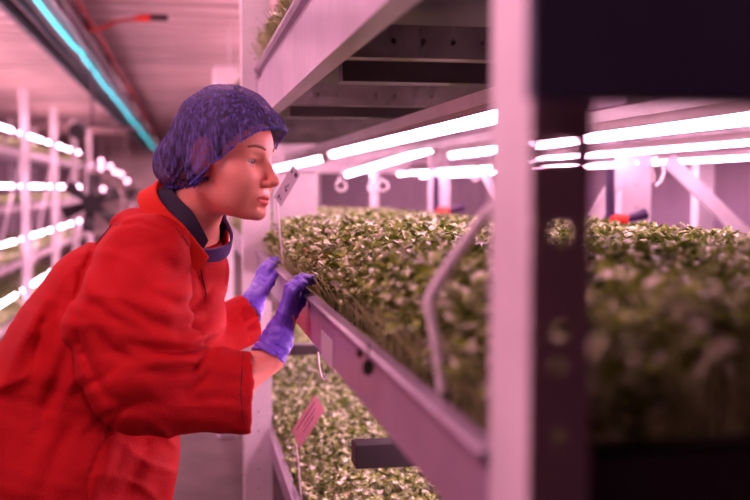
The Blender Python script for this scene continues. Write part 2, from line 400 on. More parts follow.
tag(MB().tube(q, .003, 8).build('cable', M['cap'], None, True), 'thin brown cable between two lamps beside the round end cap', 'cable')
# irrigation pipes with red valves
def valve(px, pyt, pyb, Y, s, label):
    a, c = atY(px, pyt, Y), atY(px, pyb, Y); e = empty('water_valve', c, label, 'valve')
    MB().tube([a, c], .016*s, 12).build('pipe', M['pipe'], e, True)
    MB().tube([c+np.array([-.005, 0, 0]), c+np.array([.06*s, 0, -.004])], .020*s, 12).build('valve_body', M['redvalve'], e, True)
    MB().tube([c+np.array([.062*s, 0, .0]), c+np.array([.13*s, 0, .018*s])], [.014*s, .020*s], 10).build('handle', M['pipe'], e, True)
valve(610, 168, 219, 3.35, 1.0, 'dark pipe with red valve low on the white post, right part of the picture')
valve(436, 176, 211, 5.9, 1.25, 'dark pipe with orange-red valve by the distant white post, centre')
# bent pipe standing in the middle tray
q = [atD(x, y, d) for x, y, d in ((443, 392, 1.0), (438, 350, 1.0), (430, 306, 1.0), (430, 299, 1.0), (434, 290, 1.0), (452, 262, .98), (480, 222, .95), (497, 203, .93), (520, 178, .90))]
tag(MB().tube(q, .0058, 12).build('bent_pipe', M['steel'], None, True), 'pale bent pipe rising from the tray edge towards the near post', 'pipe')
# fans
def fan(px, py, Y, R, label):
    c = atY(px, py, Y); e = empty('circulation_fan', (c[0], c[1], 0), label, 'fan')
    b = MB()
    for k in range(6):
        a = math.radians(60*k+22); ca, sa = math.cos(a), math.sin(a)
        pts = []
        for (r, w, tw) in ((.12, .26, .10), (.5, .32, .07), (.95, .42, .03)):
            for s in (-1, 1): pts.append(c+np.array([ca*R*r-sa*R*w*s*.5, s*R*tw+.0, sa*R*r+ca*R*w*s*.5]))
        V = pts+[p+np.array([0, .004, 0]) for p in pts]
        b.add(V, [(0,1,3,2), (2,3,5,4), (6,8,9,7), (8,10,11,9), (0,2,8,6), (2,4,10,8), (1,7,9,3), (3,9,11,5), (4,5,11,10), (0,6,7,1)])
    b.build('blades', M['black'], e)
    MB().tube([c+np.array([0, -.03, 0]), c+np.array([0, .05, 0])], R*.27, 20).build('hub', M['black'], e, True)
    q = [c+np.array([math.cos(2*math.pi*i/40)*R, 0, math.sin(2*math.pi*i/40)*R]) for i in range(41)]
    MB().tube(q, .003, 8, caps=False).build('guard_ring', M['cap'], e, True)
    MB().tube([(c[0], c[1]+.04, 0.02), (c[0], c[1]+.04, c[2])], .012, 10).build('stand', M['steel'], e, True)
    MB().tube([(c[0], c[1]+.04, 0), (c[0], c[1]+.04, .03)], .16, 24).build('base', M['black'], e, True)
fan(91, 203, 7.2, .205, 'large six-bladed dark fan standing in the aisle behind the red coat')
fan(132, 193, 9.5, .085, 'small dark round fan to the right of the large fan')
for i, (px, py) in enumerate(((76, 164), (89, 156), (91, 165), (101, 161), (101, 168), (110, 166), (115, 172), (121, 174), (75, 188), (103, 189), (76, 225), (127, 181))):
    c = atY(px, py, 19.0); b = MB(); b.tube([c-np.array([0, .03, 0]), c+np.array([0, .03, 0])], .036, 14)
    o = b.build('round_lamp', M['bulb'], None, True); MB().tube([c+np.array([0, 0, .03]), (c[0], c[1], ZC-.015)], .004, 6).build('cord', M['cap'], o)
    tag(o, 'tiny blurred round lamp far down the aisle around the fans', 'lamp', 'distant lamps down the aisle')
# cable tray on the ceiling with the cyan light strip
ct = empty('cable_tray', (-.8, 9, H+1.0), 'long dark cable tray hanging under the ceiling above the aisle', 'cable tray')
zc = H+1.0
b = MB(); b.box(-.99, -.62, 3, 28, zc+.05, zc+.055).box(-.99, -.96, 3, 28, zc-.02, zc+.055).box(-.64, -.62, 3, 28, zc-.0, zc+.055); b.build('channel', M['tray'], ct)
for k in range(12): MB().box(-.98, -.63, 3.5+2*k, 3.53+2*k, zc+.055, ZC-.01).build('hanger', M['tray'], ct)
random.seed(3)
for (x, r, m) in ((-.90, .016, 'tray'), (-.70, .014, 'hood'), (-.66, .009, 'tray')):
    q = [(x+.006*math.sin(k*1.7+x*30), 3+k*.6, zc+.03+.004*math.sin(k*2.1)) for k in range(42)]
    MB().tube(q, r, 8).build('cable', M[m], ct, True)
q = []
for k in range(72):
    q.append((-.765+.006*math.sin(k*.5)+(.015 if k % 9 == 5 else 0), 3+k*.36, zc+.0))
tag(MB().tube(q, .012, 10).build('light_strip', M['cyan'], None, True), 'glowing cyan light strip running under the cable tray', 'light strip')
q = [atY(x, y, 7.0) for x, y in ((66, -12), (82, 22), (90, 30), (103, 28), (118, 21), (135, 18.5))]
q2 = [atY(x, y, 7.0) for x, y in ((135, 18.5), (150, 17.5))]; q3 = [atY(x, y, 7.0) for x, y in ((150, 17.5), (168, 18))]
e = empty('power_cable', q[0], 'red cable with an orange and black plug hanging from the ceiling', 'cable')
MB().tube(q, .011, 8).build('cord', M['redcable'], e, True)
MB().tube(q2, [.016, .026], 10).build('plug', M['redvalve'], e, True); MB().tube(q3, .02, 10).build('socket', M['black'], e, True)
q = [(-.575+.006*math.sin(k*1.3), 4.6+k*.5, H+1.05+.004*math.sin(k)) for k in range(34)]
tag(MB().tube(q, .010, 8).build('ceiling_cable', M['redcable'], None, True), 'thin red cable running beside the cyan strip', 'cable')
# box on the ceiling and dark camera
cb = tag(MB().box(*[float(v) for v in (atY(214, 60, 7.5)[0], atY(246, 60, 7.5)[0])], 7.5, 7.8, float(atY(230, 86, 7.5)[2]), float(atY(230, 66, 7.5)[2])).build('ceiling_box', M['steel'], None, bevel=.01), 'white box hanging above the hairnet beside the far post', 'box')
bx = float(atY(230, 60, 7.5)[0]); MB().tube([(bx, 7.65, float(atY(230, 67, 7.5)[2])), (bx, 7.65, ZC-.015)], .006, 8).build('hanging_rod', M['steel'], cb)
c = atY(77, 131, 9.0); e = empty('security_camera', c, 'dark device with arm hanging from the ceiling, above the fan', 'device')
MB().tube([c+np.array([0,-.08,0]), c+np.array([0,.08,0])], [.06, .075], 14).build('device_body', M['black'], e, True)
MB().tube([c+np.array([0,.04,.0]), c+np.array([.12,.05,.06]), c+np.array([.5,.05,.02])], .014, 8).build('arm', M['tray'], e, True)
MB().tube([c+np.array([.12,.05,.06]), c+np.array([.12,.05,float(ZC-c[2])-.03])], .012, 8).build('mount', M['tray'], e, True)
# ------------------------------------------------------------------ microgreens
def greens(name, x0, x1, y0, y1, z, h, n, leaf, label, seed=1, stems=True, edge=0, taper=.48, hv=.18, crates=None):
    rng = np.random.default_rng(seed)
    X = rng.uniform(x0, x1, n); Y = rng.uniform(y0, y1, n)
    if edge:                                  # crowd the aisle edge and the near end
        k = int(n*edge); X[:k] = x0+np.abs(rng.normal(0, .02, k))
    patch = .5+.5*np.sin(X*9+1.3*np.sin(Y*4))*np.cos(Y*7+X*5)
    Hh = h*(1-hv*rng.random(n)-.10*patch)
    dd = np.clip((X-x0)/.09, 0, 1); Hh = Hh*(1-taper*(1-dd)) if stems else Hh
    lean = rng.normal(0, .10, (n, 2))*h*2.2
    lean[:, 0] += np.where(X-x0 < .03, .002, 0)
    top = np.stack([X+lean[:, 0], Y+lean[:, 1], z+Hh], 1); base = np.stack([X, Y, np.full(n, z)], 1)
    vs, fs, mi, off = [], [], [], 0
    if stems:
        mid = (base+top)/2+np.stack([-lean[:, 0]*.3, -lean[:, 1]*.3, np.zeros(n)], 1)
        w = leaf*.05; a = np.array([[w, 0, 0], [-w*.5, w*.87, 0], [-w*.5, -w*.87, 0]])
        V = np.concatenate([(p[:, None]+a[None]) for p in (base, mid, top)], 1); vs.append(V.reshape(-1, 3))
        t = []
        for r in (0, 3):
            for k in range(3): t.append((r+k, r+(k+1) % 3, r+3+(k+1) % 3, r+3+k))
        Q = (np.arange(n)*9)[:, None, None]+np.array(t)[None]; fs += Q.reshape(-1, 4).tolist(); mi += [1]*(n*6); off += n*9
    L0 = np.array([[0,0,0], [.30,.36,.10], [.30,0,.0], [.30,-.36,.10], [.68,.38,.08], [.70,0,-.02], [.68,-.38,.08], [1,0,-.10]])
    for j in range(5 if stems else 3):
        keep = np.ones(n, bool) if j < 2 else rng.random(n) < (.55 if j == 2 else .6)
        keep &= top[:, 0] > x0-(.006 if stems else 1)
        m = int(keep.sum()); p = top[keep]
        if j > 2: p = base[keep]+(top[keep]-base[keep])*rng.uniform(.45, .92, (m, 1))
        az = (rng.random(m)*2*math.pi) if j != 1 else None
        if j == 0: az0 = az; 
        if j == 0 and stems: e_ = (top[keep][:, 0] < x0+.02); az0 = az = np.where(e_, rng.normal(math.pi/2, .7, m), az)
        if j > 1 and stems: e_ = (p[:, 0] < x0+.02); az = np.where(e_, rng.normal(0, .9, m), az)
        if j == 1: az = az0[:m] if len(az0) == m else rng.random(m)*6.28; az = az+math.pi+rng.normal(0, .4, m)
        el = rng.normal(.30 if j < 2 else .9, .38, m); s = leaf*rng.uniform(.65, 1.15, m)*(1 if j < 2 else .65 if j == 2 else .85); roll = rng.normal(0, .45, m)
        P = L0[None]*s[:, None, None]
        cr, sr = np.cos(roll)[:, None], np.sin(roll)[:, None]
        y_, z_ = P[:, :, 1]*cr-P[:, :, 2]*sr, P[:, :, 1]*sr+P[:, :, 2]*cr; x_ = P[:, :, 0]
        ce, se = np.cos(el)[:, None], np.sin(el)[:, None]
        x2, z2 = x_*ce-z_*se, x_*se+z_*ce
        ca, sa = np.cos(az)[:, None], np.sin(az)[:, None]
        V = np.stack([x2*ca-y_*sa, x2*sa+y_*ca, z2], 2)+p[:, None]
        if j == 2: V[:, :, 2] += 0
        vs.append(V.reshape(-1, 3)); o = off+(np.arange(m)*8)[:, None, None]
        T = np.array([(0,2,1,1), (0,3,2,2)]); 
        fs += [tuple(f[:3]) for f in (o+np.array([[0,2,1,0], [0,3,2,0], [7,4,5,0], [7,5,6,0]])[None])[..., :3].reshape(-1, 3).tolist()]
        fs += (o+np.array([[1,2,5,4], [2,3,6,5]])[None]).reshape(-1, 4).tolist()
        mi += [0]*(m*6); off += m*8
    o = meshobj(name, np.concatenate(vs), fs, [M['leaf'], M['stem']], None, False, mi)
    return tag(o, label, 'microgreens', kind='stuff')
def mats(x0, x1, y0, y1, z, label):
    tag(MB().box(x0, x1, y0, y1, z-.03, z).build('growing_mat', M['soil'], None), label, 'growing mat')
mats(RX+.016, RX+W-.006, YN+.05, 5.7, ZM-.036, 'dark growing mat the middle crop is rooted in')
greens('microgreens', RX+.034, RX+W-.01, YN+.06, 3.2, ZM-.04, .145, 7400, .0250, 'dense bed of leafy microgreens in the middle tray, nearest the camera', 1, edge=.04)
greens('microgreens', RX+.030, RX+W-.01, 3.2, 5.7, ZM-.04, .125, 6000, .021, 'far bed of microgreens in the middle tray, behind the printed card', 2)
mats(RX+.016, RX+W-.006, 1.06, 5.7, ZU-.036, 'dark growing mat in the upper tray')
greens('microgreens', RX+.016, RX+.24, 2.0, 5.7, ZU-.04, .125, 3600, .022, 'microgreens showing over the rim of the upper tray, beside the far post', 3, edge=.35, taper=0)
mats(RX+.052, RX+W-.006, 1.06, 5.7, ZL-.036, 'dark growing mat in the lower tray')
greens('microgreens', RX+.054, RX+.72, 1.7, 5.7, ZL-.04, .110, 8200, .022, 'lit bed of pale leafy microgreens in the lower tray, under the rail', 4, edge=.02)
for i, (zt, lab) in enumerate(((LT[0], 'top'), (LT[1], 'eye level'), (LT[2], 'third'), (LT[3], 'bottom'))):
    greens('microgreens', -2.2, -1.52, 6.2, 16, zt-.04, .10, 4200, .05, 'blurred green crop on the %s tier across the aisle' % lab, 10+i, stems=False)
# stray drooping shoot on the rail
c = atX(371, 364, RX-.012); b = MB()
b.tube([c+np.array([.0, .012, .020]), c+np.array([-.002, .006, .022]), c+np.array([-.003, 0, .012]), c+np.array([-.003, 0, .004])], .0013, 6)
for (dx, dy, dz, s) in ((-.003, 0, -.004, .0095), (-.012, .004, .012, .0055)):
    V = [c+np.array([dx+s*.72*math.sin(2*math.pi*i/12), dy+.001*math.cos(4*math.pi*i/12), dz+s*math.cos(2*math.pi*i/12)]) for i in range(12)]
    V2 = [v+np.array([0, .0008, 0]) for v in V]
    b.add(V+V2, [tuple(range(12)), tuple(range(23, 11, -1))]+[(i, (i+1) % 12, 12+(i+1) % 12, 12+i) for i in range(12)])
M['darkleaf'] = mat('dark_green_leaf', (.03, .05, .02), .5, var=.3)
tag(b.build('fallen_shoot', M['darkleaf'], None), 'dark drooping shoot hanging over the middle rail', 'shoot')
# printed cards on stems
def card(name, corners, stem, X, m, label, lines):
    D = [atY(px, py, X) for px, py in corners]; D = [np.array(p) for p in D]
    e = empty(name, D[2], label, 'sign')
    nrm = np.cross(D[1]-D[0], D[3]-D[0]); nrm /= np.linalg.norm(nrm); t = nrm*.0012
    if nrm[1] > 0: nrm = -nrm; t = -t
    o = MB().add(D+[d-t for d in D], [(0,1,2,3), (7,6,5,4), (0,4,5,1), (1,5,6,2), (2,6,7,3), (3,7,4,0)]).build('card', m, e)
    u, v = D[3]-D[0], D[1]-D[0]; b = MB()   # u down the card, v across
    for (s0, s1, w0, w1) in lines:
        q = [D[0]+u*s+v*w+nrm*.0008 for s, w in ((s0, w0), (s1, w0), (s1, w1), (s0, w1))]
        b.add(q+[p-nrm*.0006 for p in q], [(0,1,2,3), (7,6,5,4), (0,4,5,1), (1,5,6,2), (2,6,7,3), (3,7,4,0)])
    b.build('writing', M['ink'], o)
    MB().tube([atY(px, py, X+.006) for px, py in stem], .0024, 8).build('stem', M['clip'], e, True)
ln = [(.06, .16, .55, .85), (.12, .2, .2, .35), (.42, .52, .52, .60), (.5, .6, .4, .48), (.56, .62, .52, .7), (.82, .92, .25, .4), (.84, .9, .5, .6)]
card('plant_label', ((293, 163), (300, 175), (281, 207), (274, 197)), ((277, 202), (279, 225), (283, 264)), 2.45, M['card'], 'small white label card with handwriting on a stem, beside the face', ln)
ln2 = [(.1, .9, .2, .24), (.2, .7, .45, .48), (.3, .8, .62, .65)]
card('plant_label', ((315, 395), (325, 410), (299, 449), (292, 430)), ((296, 444), (299, 470), (301, 500), (301, 520)), 2.35, M['pinkcard'], 'pink label card on a white stem in the lower tray', ln2)
# thin needle on the far post at the upper tray
tag(MB().tube([atY(257, 37, 3.17), atY(270, 38, 3.17)], .0015, 6).build('wire_pin', M['black'], None), 'thin dark wire sticking out beside the far post, under the upper leaves', 'wire')
# ================================================================== the person
def smin(a, b, k): h = np.clip(.5+.5*(b-a)/k, 0, 1); return b*(1-h)+a*h-k*h*(1-h)
def smax(a, b, k): return -smin(-a, -b, k)
def ell(P, c, r, R=None):
    q = P-np.asarray(c, np.float32)
    if R is not None: q = q@np.asarray(R, np.float32)
    r = np.asarray(r, np.float32); k0 = np.sqrt(((q/r)**2).sum(-1)); k1 = np.sqrt(((q/(r*r))**2).sum(-1))+1e-6
    return k0*(k0-1)/k1
def cap(P, a, b, ra, rb=None, sq=None):
    rb = ra if rb is None else rb
    a, b = np.asarray(a, np.float32), np.asarray(b, np.float32)
    S = np.asarray(sq if sq is not None else (1, 1, 1), np.float32)
    p = (P-a)/S; d = (b-a)/S; t = np.clip((p@d)/(d@d+1e-9), 0, 1)
    return np.sqrt(((p-t[..., None]*d)**2).sum(-1))-(ra+(rb-ra)*t)
def nets(fn, lo, hi, h, flip=False):
    """surface nets of the zero set of fn over a box"""
    lo, hi = np.array(lo, float), np.array(hi, float); n = np.ceil((hi-lo)/h).astype(int)+1
    ax = [lo[i]+h*np.arange(n[i]) for i in range(3)]
    G = np.stack(np.meshgrid(*ax, indexing='ij'), -1).astype(np.float32)
    v = fn(G).astype(np.float32)
    v[0] = np.maximum(v[0], h); v[-1] = np.maximum(v[-1], h); v[:, 0] = np.maximum(v[:, 0], h); v[:, -1] = np.maximum(v[:, -1], h); v[:, :, 0] = np.maximum(v[:, :, 0], h); v[:, :, -1] = np.maximum(v[:, :, -1], h)
    s = v < 0; c = [(i, j, k) for i in (0, 1) for j in (0, 1) for k in (0, 1)]
    sl = lambda a, o: a[o[0]:a.shape[0]-1+o[0], o[1]:a.shape[1]-1+o[1], o[2]:a.shape[2]-1+o[2]]
    cnt = sum(sl(s, o).astype(np.int8) for o in c); act = (cnt > 0) & (cnt < 8)
    idx = np.full(act.shape, -1, np.int64); I = np.argwhere(act); idx[act] = np.arange(len(I))
    acc = np.zeros((len(I), 3)); num = np.zeros(len(I))
    for a in c:
        for d in range(3):
            if a[d]: continue
            b = list(a); b[d] = 1
            va = v[I[:, 0]+a[0], I[:, 1]+a[1], I[:, 2]+a[2]]; vb = v[I[:, 0]+b[0], I[:, 1]+b[1], I[:, 2]+b[2]]
            m = (va < 0) != (vb < 0); t = np.where(m, va/(va-vb+1e-12), 0)
            p = np.tile(np.array(a, float), (len(I), 1)); p[:, d] += t; acc += p*m[:, None]; num += m
    V = lo+h*(I+acc/num[:, None]); Q = []
    for d in range(3):
        e1, e2 = (d+1) % 3, (d+2) % 3
        A = np.take(s, range(s.shape[d]-1), d); B = np.take(s, range(1, s.shape[d]), d)
        E = np.argwhere(A != B); E = E[(E[:, e1] > 0) & (E[:, e2] > 0)]
        E = E[(E[:, e1] < idx.shape[e1]) & (E[:, e2] < idx.shape[e2])]
        ins = s[E[:, 0], E[:, 1], E[:, 2]]
        def g(o1, o2):
            K = E.copy(); K[:, e1] -= o1; K[:, e2] -= o2; return idx[K[:, 0], K[:, 1], K[:, 2]]
        q = np.stack([g(1, 1), g(0, 1), g(0, 0), g(1, 0)], 1); f = ins ^ flip
        q = np.where(f[:, None], q, q[:, ::-1]); Q.append(q)
    Q = np.concatenate(Q); Q = Q[(Q >= 0).all(1)]
    return V, Q
def prune(V, Q, keepv):
    k = keepv[Q].all(1); Q = Q[k]; u = np.unique(Q); mp = np.full(len(V), -1); mp[u] = np.arange(len(u)); return V[u], mp[Q]
def relax(V, Q, it=2, lam=.5):
    E = np.concatenate([Q[:, [i, (i+1) % 4]] for i in range(4)]); n = len(V)
    for _ in range(it):
        acc = np.zeros_like(V); c = np.zeros(n)
        for a, b in ((0, 1), (1, 0)):
            for d in range(3): acc[:, d] += np.bincount(E[:, a], V[E[:, b], d], n)
            c += np.bincount(E[:, a], minlength=n)
        V = V+lam*(acc/np.maximum(c, 1)[:, None]-V)
    return V
feet = atD(40, 600, 1.93)
PR = empty('person', (feet[0], feet[1], 0), 'person in a red coat, blue hairnet and purple gloves leaning over the tray rail', 'person')
# head frame: x forward, y to the person's left, z up
D0 = 1.84
HO = atD(216, 160, D0)
ry, rp, rl = math.radians(20), math.radians(5), math.radians(0)
def dircam(r, u, f): v = Rt*r+Up*u+Fw*f; return v/np.linalg.norm(v)
hf = dircam(math.cos(ry)*math.cos(rp), -math.sin(rp), -math.sin(ry)*math.cos(rp))
hl = dircam(math.sin(ry), 0, math.cos(ry)); hu = np.cross(hf, hl); hu /= np.linalg.norm(hu); hl = np.cross(hu, hf)
def h2w(P): return HO+P[..., :1]*hf+P[..., 1:2]*hl+P[..., 2:3]*hu
def w2h(p): d = np.asarray(p)-HO; return np.array([d@hf, d@hl, d@hu])
HR = np.stack([hf, hl, hu])
neck0 = w2h(atD(203, 192, 1.86)); neck1 = w2h(atD(184, 240, 1.90))
def sym(P): Q = P.copy(); Q[..., 1] = np.abs(Q[..., 1]); return Q
EYE = np.array([.0765, .031, .0]); ER = .0128
def head_sdf(P):
    S = sym(P)
    d = ell(P, (.012, 0, .036), (.084, .073, .080))
    d = smin(d, ell(P, (-.026, 0, .014), (.050, .058, .056)), .03)
    d = smin(d, ell(P, (.045, 0, .012), (.056, .062, .066)), .02)                # forehead / mid face
    d = smin(d, ell(P, (.048, 0, -.035), (.050, .051, .056)), .02)
    d = smin(d, ell(P, (.040, 0, -.060), (.050, .050, .034)), .018)              # jaw
    d = smin(d, cap(S, (.012, .050, -.052), (.075, .016, -.088), .012, .010), .022)
    d = smin(d, ell(P, (.089, 0, -.086), (.014, .020, .0145)), .012)               # chin
    d = smin(d, ell(S, (.066, .037, -.030), (.027, .023, .024)), .018)           # cheek
    d = smin(d, ell(S, (.058, .032, -.046), (.032, .023, .036)), .020)
    d = smin(d, ell(S, (.050, .050, -.018), (.022, .012, .016)), .018)           # cheekbone
    d = smin(d, ell(P, (.088, 0, -.062), (.0165, .025, .020)), .010)              # muzzle
    d = smin(d, cap(S, (.0885, .012, .019), (.076, .044, .017), .0085, .007), .010)  # brow
    # eye socket
    d = smax(d, -ell(S, (.101, .031, -.001), (.0165, .0185, .0125)), .010)
    d = smin(d, cap(P, (.0905, 0, .012), (.1135, 0, -.025), .0062, .0074), .010)   # nose bridge
    d = smin(d, ell(P, (.1160, 0, -.0315), (.0108, .0096, .0082)), .006)           # tip
    d = smin(d, ell(S, (.1045, .0108, -.0360), (.0098, .0060, .0062)), .0035)      # wings
    d = smax(d, -ell(S, (.1100, .0058, -.0430), (.0055, .0028, .0036)), .002)      # nostrils
    # eyelids
    e = ell(S, EYE, (ER+.0022,)*3)
    q = S-EYE.astype(np.float32)
    yy = q[..., 1]/.0135
    upl = .0050*np.sqrt(np.clip(1-yy**2, 0, 1))-.0002*yy; lol = -.0036*np.sqrt(np.clip(1-yy**2, 0, 1))
    open_ = np.maximum(q[..., 2]-upl, lol-q[..., 2]); open_ = np.where(np.abs(yy) > 1, .01, open_); open_ = np.where(q[..., 0] < .003, .01, open_)
    e = smax(e, -open_, .0008)
    d = smin(d, e, .0045)
    d = np.maximum(d, -np.maximum(open_, ell(S, EYE, (ER+.0045,)*3)))
    d = smin(d, cap(S, (.0905, .020, .0075), (.0850, .041, .0075), .0022, .0018), .005)     # lid fold
    # lips
    yl = P[..., 1]
    d = smin(d, ell(P, (.0965, 0, -.0588), (.0078, .0215, .0050)), .004)
    d = smin(d, ell(P, (.0958, 0, -.0685), (.0078, .0190, .0052)), .004)
    d = smax(d, -ell(P, (.1055, 0, -.0635), (.0075, .0235, .0008)), .0020)
    d = smax(d, -cap(P, (.1035, 0, -.046), (.1045, 0, -.053), .0022), .003)
    d = smax(d, -ell(P, (.1000, 0, -.0775), (.0060, .016, .0035)), .006)
    # ear
    dr = ell(S, (.012, .0760, .000), (.0180, .0065, .0325), None)
    dr = np.maximum(dr, -ell(S, (.014, .0840, .004), (.0115, .0070, .0220)))
    dr = smin(dr, cap(S, (.020, .076, -.010), (.008, .081, .018), .0022), .003)
    d = smin(d, dr, .004)
    d = smin(d, ell(S, (.014, .070, -.008), (.010, .008, .014)), .006)
    d = smin(d, cap(P, neck0, neck1, .047, .052), .022)
    return d
V, Q = nets(head_sdf, (-.11, -.092, -.20), (.13, .092, .125), .0021)
V = relax(V, Q, 1, .35)
lipm = ((V[:, 0] > .085) & ((np.abs(V[:, 1])/.024)**2+((V[:, 2]+.0637)/.0105)**2 < 1))
mi = lipm[Q].all(1).astype(int)
HV, HQ, HM = h2w(V), Q, mi
# arms, chest and hands under the clothes, one surface
def body_sdf(P):
    d = cap(P, C3(178, 235, 1.92), C3(120, 380, 1.95), .075, .10, (1, 1, 1.3))
    d = smin(d, cap(P, C3(120, 380, 1.95), C3(40, 585, 1.95), .10, .12, (1, 1, 1.3)), .05)
    d = smin(d, cap(P, C3(190, 205, 1.88), C3(172, 245, 1.92), .05, .06), .03)
    d = smin(d, cap(P, C3(150, 250, 1.80), C3(135, 382, 1.76), .052, .042), .03)
    d = smin(d, cap(P, C3(135, 382, 1.76), C3(230, 385, 1.775), .040, .034), .02)
    d = smin(d, cap(P, C3(230, 385, 1.775), C3(272, 356, 1.80), .034, .0255, (1, 1, .8)), .02)
    d = smin(d, cap(P, C3(272, 356, 1.80), C3(284, 322, 1.83), .024, .022, (1, 1, .8)), .01)
    d = smin(d, cap(P, C3(195, 262, 2.10), C3(192, 350, 2.27), .050, .042), .03)
    d = smin(d, cap(P, C3(192, 350, 2.27), C3(250, 312, 2.40), .038, .026), .02)
    return d
lo = np.minimum(C3(-20, 640, 1.6), C3(-20, 640, 2.5)); 
V, Q = nets(body_sdf, (-.85, -.80, 1.60), (-.13, .10, 2.50), .008, True)
V = c2w(V)
n0 = len(HV)
body = meshobj('body', np.concatenate([HV, V]), np.concatenate([HQ, Q+n0]), [M['skin'], M['lips']], PR, True, np.concatenate([HM, np.zeros(len(Q), int)]))
# eyes
for s in (1, -1):
    cc = h2w(np.array([EYE[0], s*EYE[1], EYE[2]])); b = MB(); n, m = 20, 12
    gz = np.array([1.0, -.02, -.03]); gz /= np.linalg.norm(gz); ax = h2w(gz)-HO
    def sph(b, c, r, th0, th1, n=24, m=10):
        z = Vector(ax); x = z.orthogonal().normalized(); y = z.cross(x); V = []
        for i in range(m+1):
            t = th0+(th1-th0)*i/m
            for k in range(n):
                a = 2*math.pi*k/n; V.append(Vector(c)+(x*math.cos(a)+y*math.sin(a))*r*math.sin(t)+z*r*math.cos(t))
        b.add(V, [(i*n+k, i*n+(k+1) % n, (i+1)*n+(k+1) % n, (i+1)*n+k) for i in range(m) for k in range(n)])
    sph(b, cc, ER, .01, math.pi-.01); eo = b.build('eye', M['eye'], PR, True)
    b = MB(); sph(b, cc, ER+.0004, .01, .50); b.build('iris', M['iris'], eo, True)
# eyebrows follow the brow ridge
def project(fn, p, d, n=40, step=.002):
    p = np.array(p, float); d = np.array(d, float)
    for _ in range(60):
        v = float(fn(p[None].astype(np.float32))[0])
        if abs(v) < 2e-4: break
        p = p+d*v*.8
    return p
for s in (1, -1):
    pts = []
    for t in np.linspace(0, 1, 9):
        y = s*(.014+.034*t); z = .0225+.006*math.sin(t*2.4)-.003*t
        pts.append(h2w(project(head_sdf, (.11, y, z), (-1, 0, 0))+np.array([-.0004, 0, 0])))
    MB().tube(pts, [.0016+.0012*math.sin(math.pi*min(1, .15+t)) for t in np.linspace(0, .8, 9)], 6).build('eyebrow', M['brow'], PR, True)
# hair and the net over it
def rim(x, y=None): return np.interp(x, [-.13, -.06, -.02, .0, .018, .044, .076, .10, .13], [-.060, -.058, -.054, -.048, -.036, -.008, .024, .048, .062])
def bonnet(P, g=0):
    d = ell(P, (.018, 0, .040), (.099+g, .088+g, .094+g))
    d = smin(d, ell(P, (-.058, 0, -.012), (.058+g, .062+g, .050+g)), .04)
    d = smin(d, ell(sym(P), (.012, .074, -.006), (.032+g, .018+g, .046+g)), .016)
    d = smin(d, ell(P, (.096, 0, .062), (.026+g, .045+g, .020+g)), .02)
    return d
def pleats(P):
    x, y, z = P[..., 0]-.0, P[..., 1], P[..., 2]-.02
    a = np.arctan2(z*.8+x*.6, y) ; u = x*.8-z*.6
    hgt = np.clip((z+.02)/.10, 0, 1)
    th = np.arctan2(y, u)
    return .0016*(1-hgt*.6)*np.sin(th*34+6*np.sin(z*40))+.0012*np.sin(90*x+40*y+60*z)*np.sin(70*z-50*x)
def net_sdf(P): return bonnet(P)+pleats(P)
V, Q = nets(net_sdf, (-.14, -.11, -.09), (.145, .11, .16), .0026)
keep = V[:, 2] > rim(V[:, 0]); V1, Q1 = prune(V, Q, keep)
net = meshobj('hairnet', h2w(V1), Q1, M['net'], PR, True)
keep = (V[:, 2] > rim(V[:, 0])-.0015) & (V[:, 2] < rim(V[:, 0])+.0055)
V2, Q2 = prune(V, Q, keep); nrm = V2-np.array([0, 0, .03]); nrm /= np.linalg.norm(nrm, axis=1)[:, None]
V2 = V2+nrm*(.0012+.0012*np.sin(V2[:, 0]*900+V2[:, 1]*700))[:, None]
bd = meshobj('elastic_band', h2w(V2), Q2, M['band'], net, True)
sm = bd.modifiers.new('thickness', 'SOLIDIFY'); sm.thickness = .003; sm.offset = -1
def hair_sdf(P):
    S = sym(P)
    d = ell(P, (.012, 0, .040), (.089, .080, .084))
    d = smin(d, ell(P, (-.058, 0, -.002), (.044, .045, .036)), .02)
    d = smin(d, ell(P, (-.026, 0, .006), (.066, .070, .068)), .01)
    d = smax(d, -ell(S, (.013, .084, .000), (.025, .022, .040)), .006)
    return d+.0012*np.sin(S[..., 1]*260+S[..., 2]*90)
V, Q = nets(hair_sdf, (-.13, -.1, -.08), (.12, .1, .14), .003)
keep = V[:, 2] > rim(V[:, 0])+.010+np.where(V[:, 0] > .05, .012, 0); V, Q = prune(V, Q, keep)
meshobj('hair', h2w(V), Q, M['hair'], PR, True)
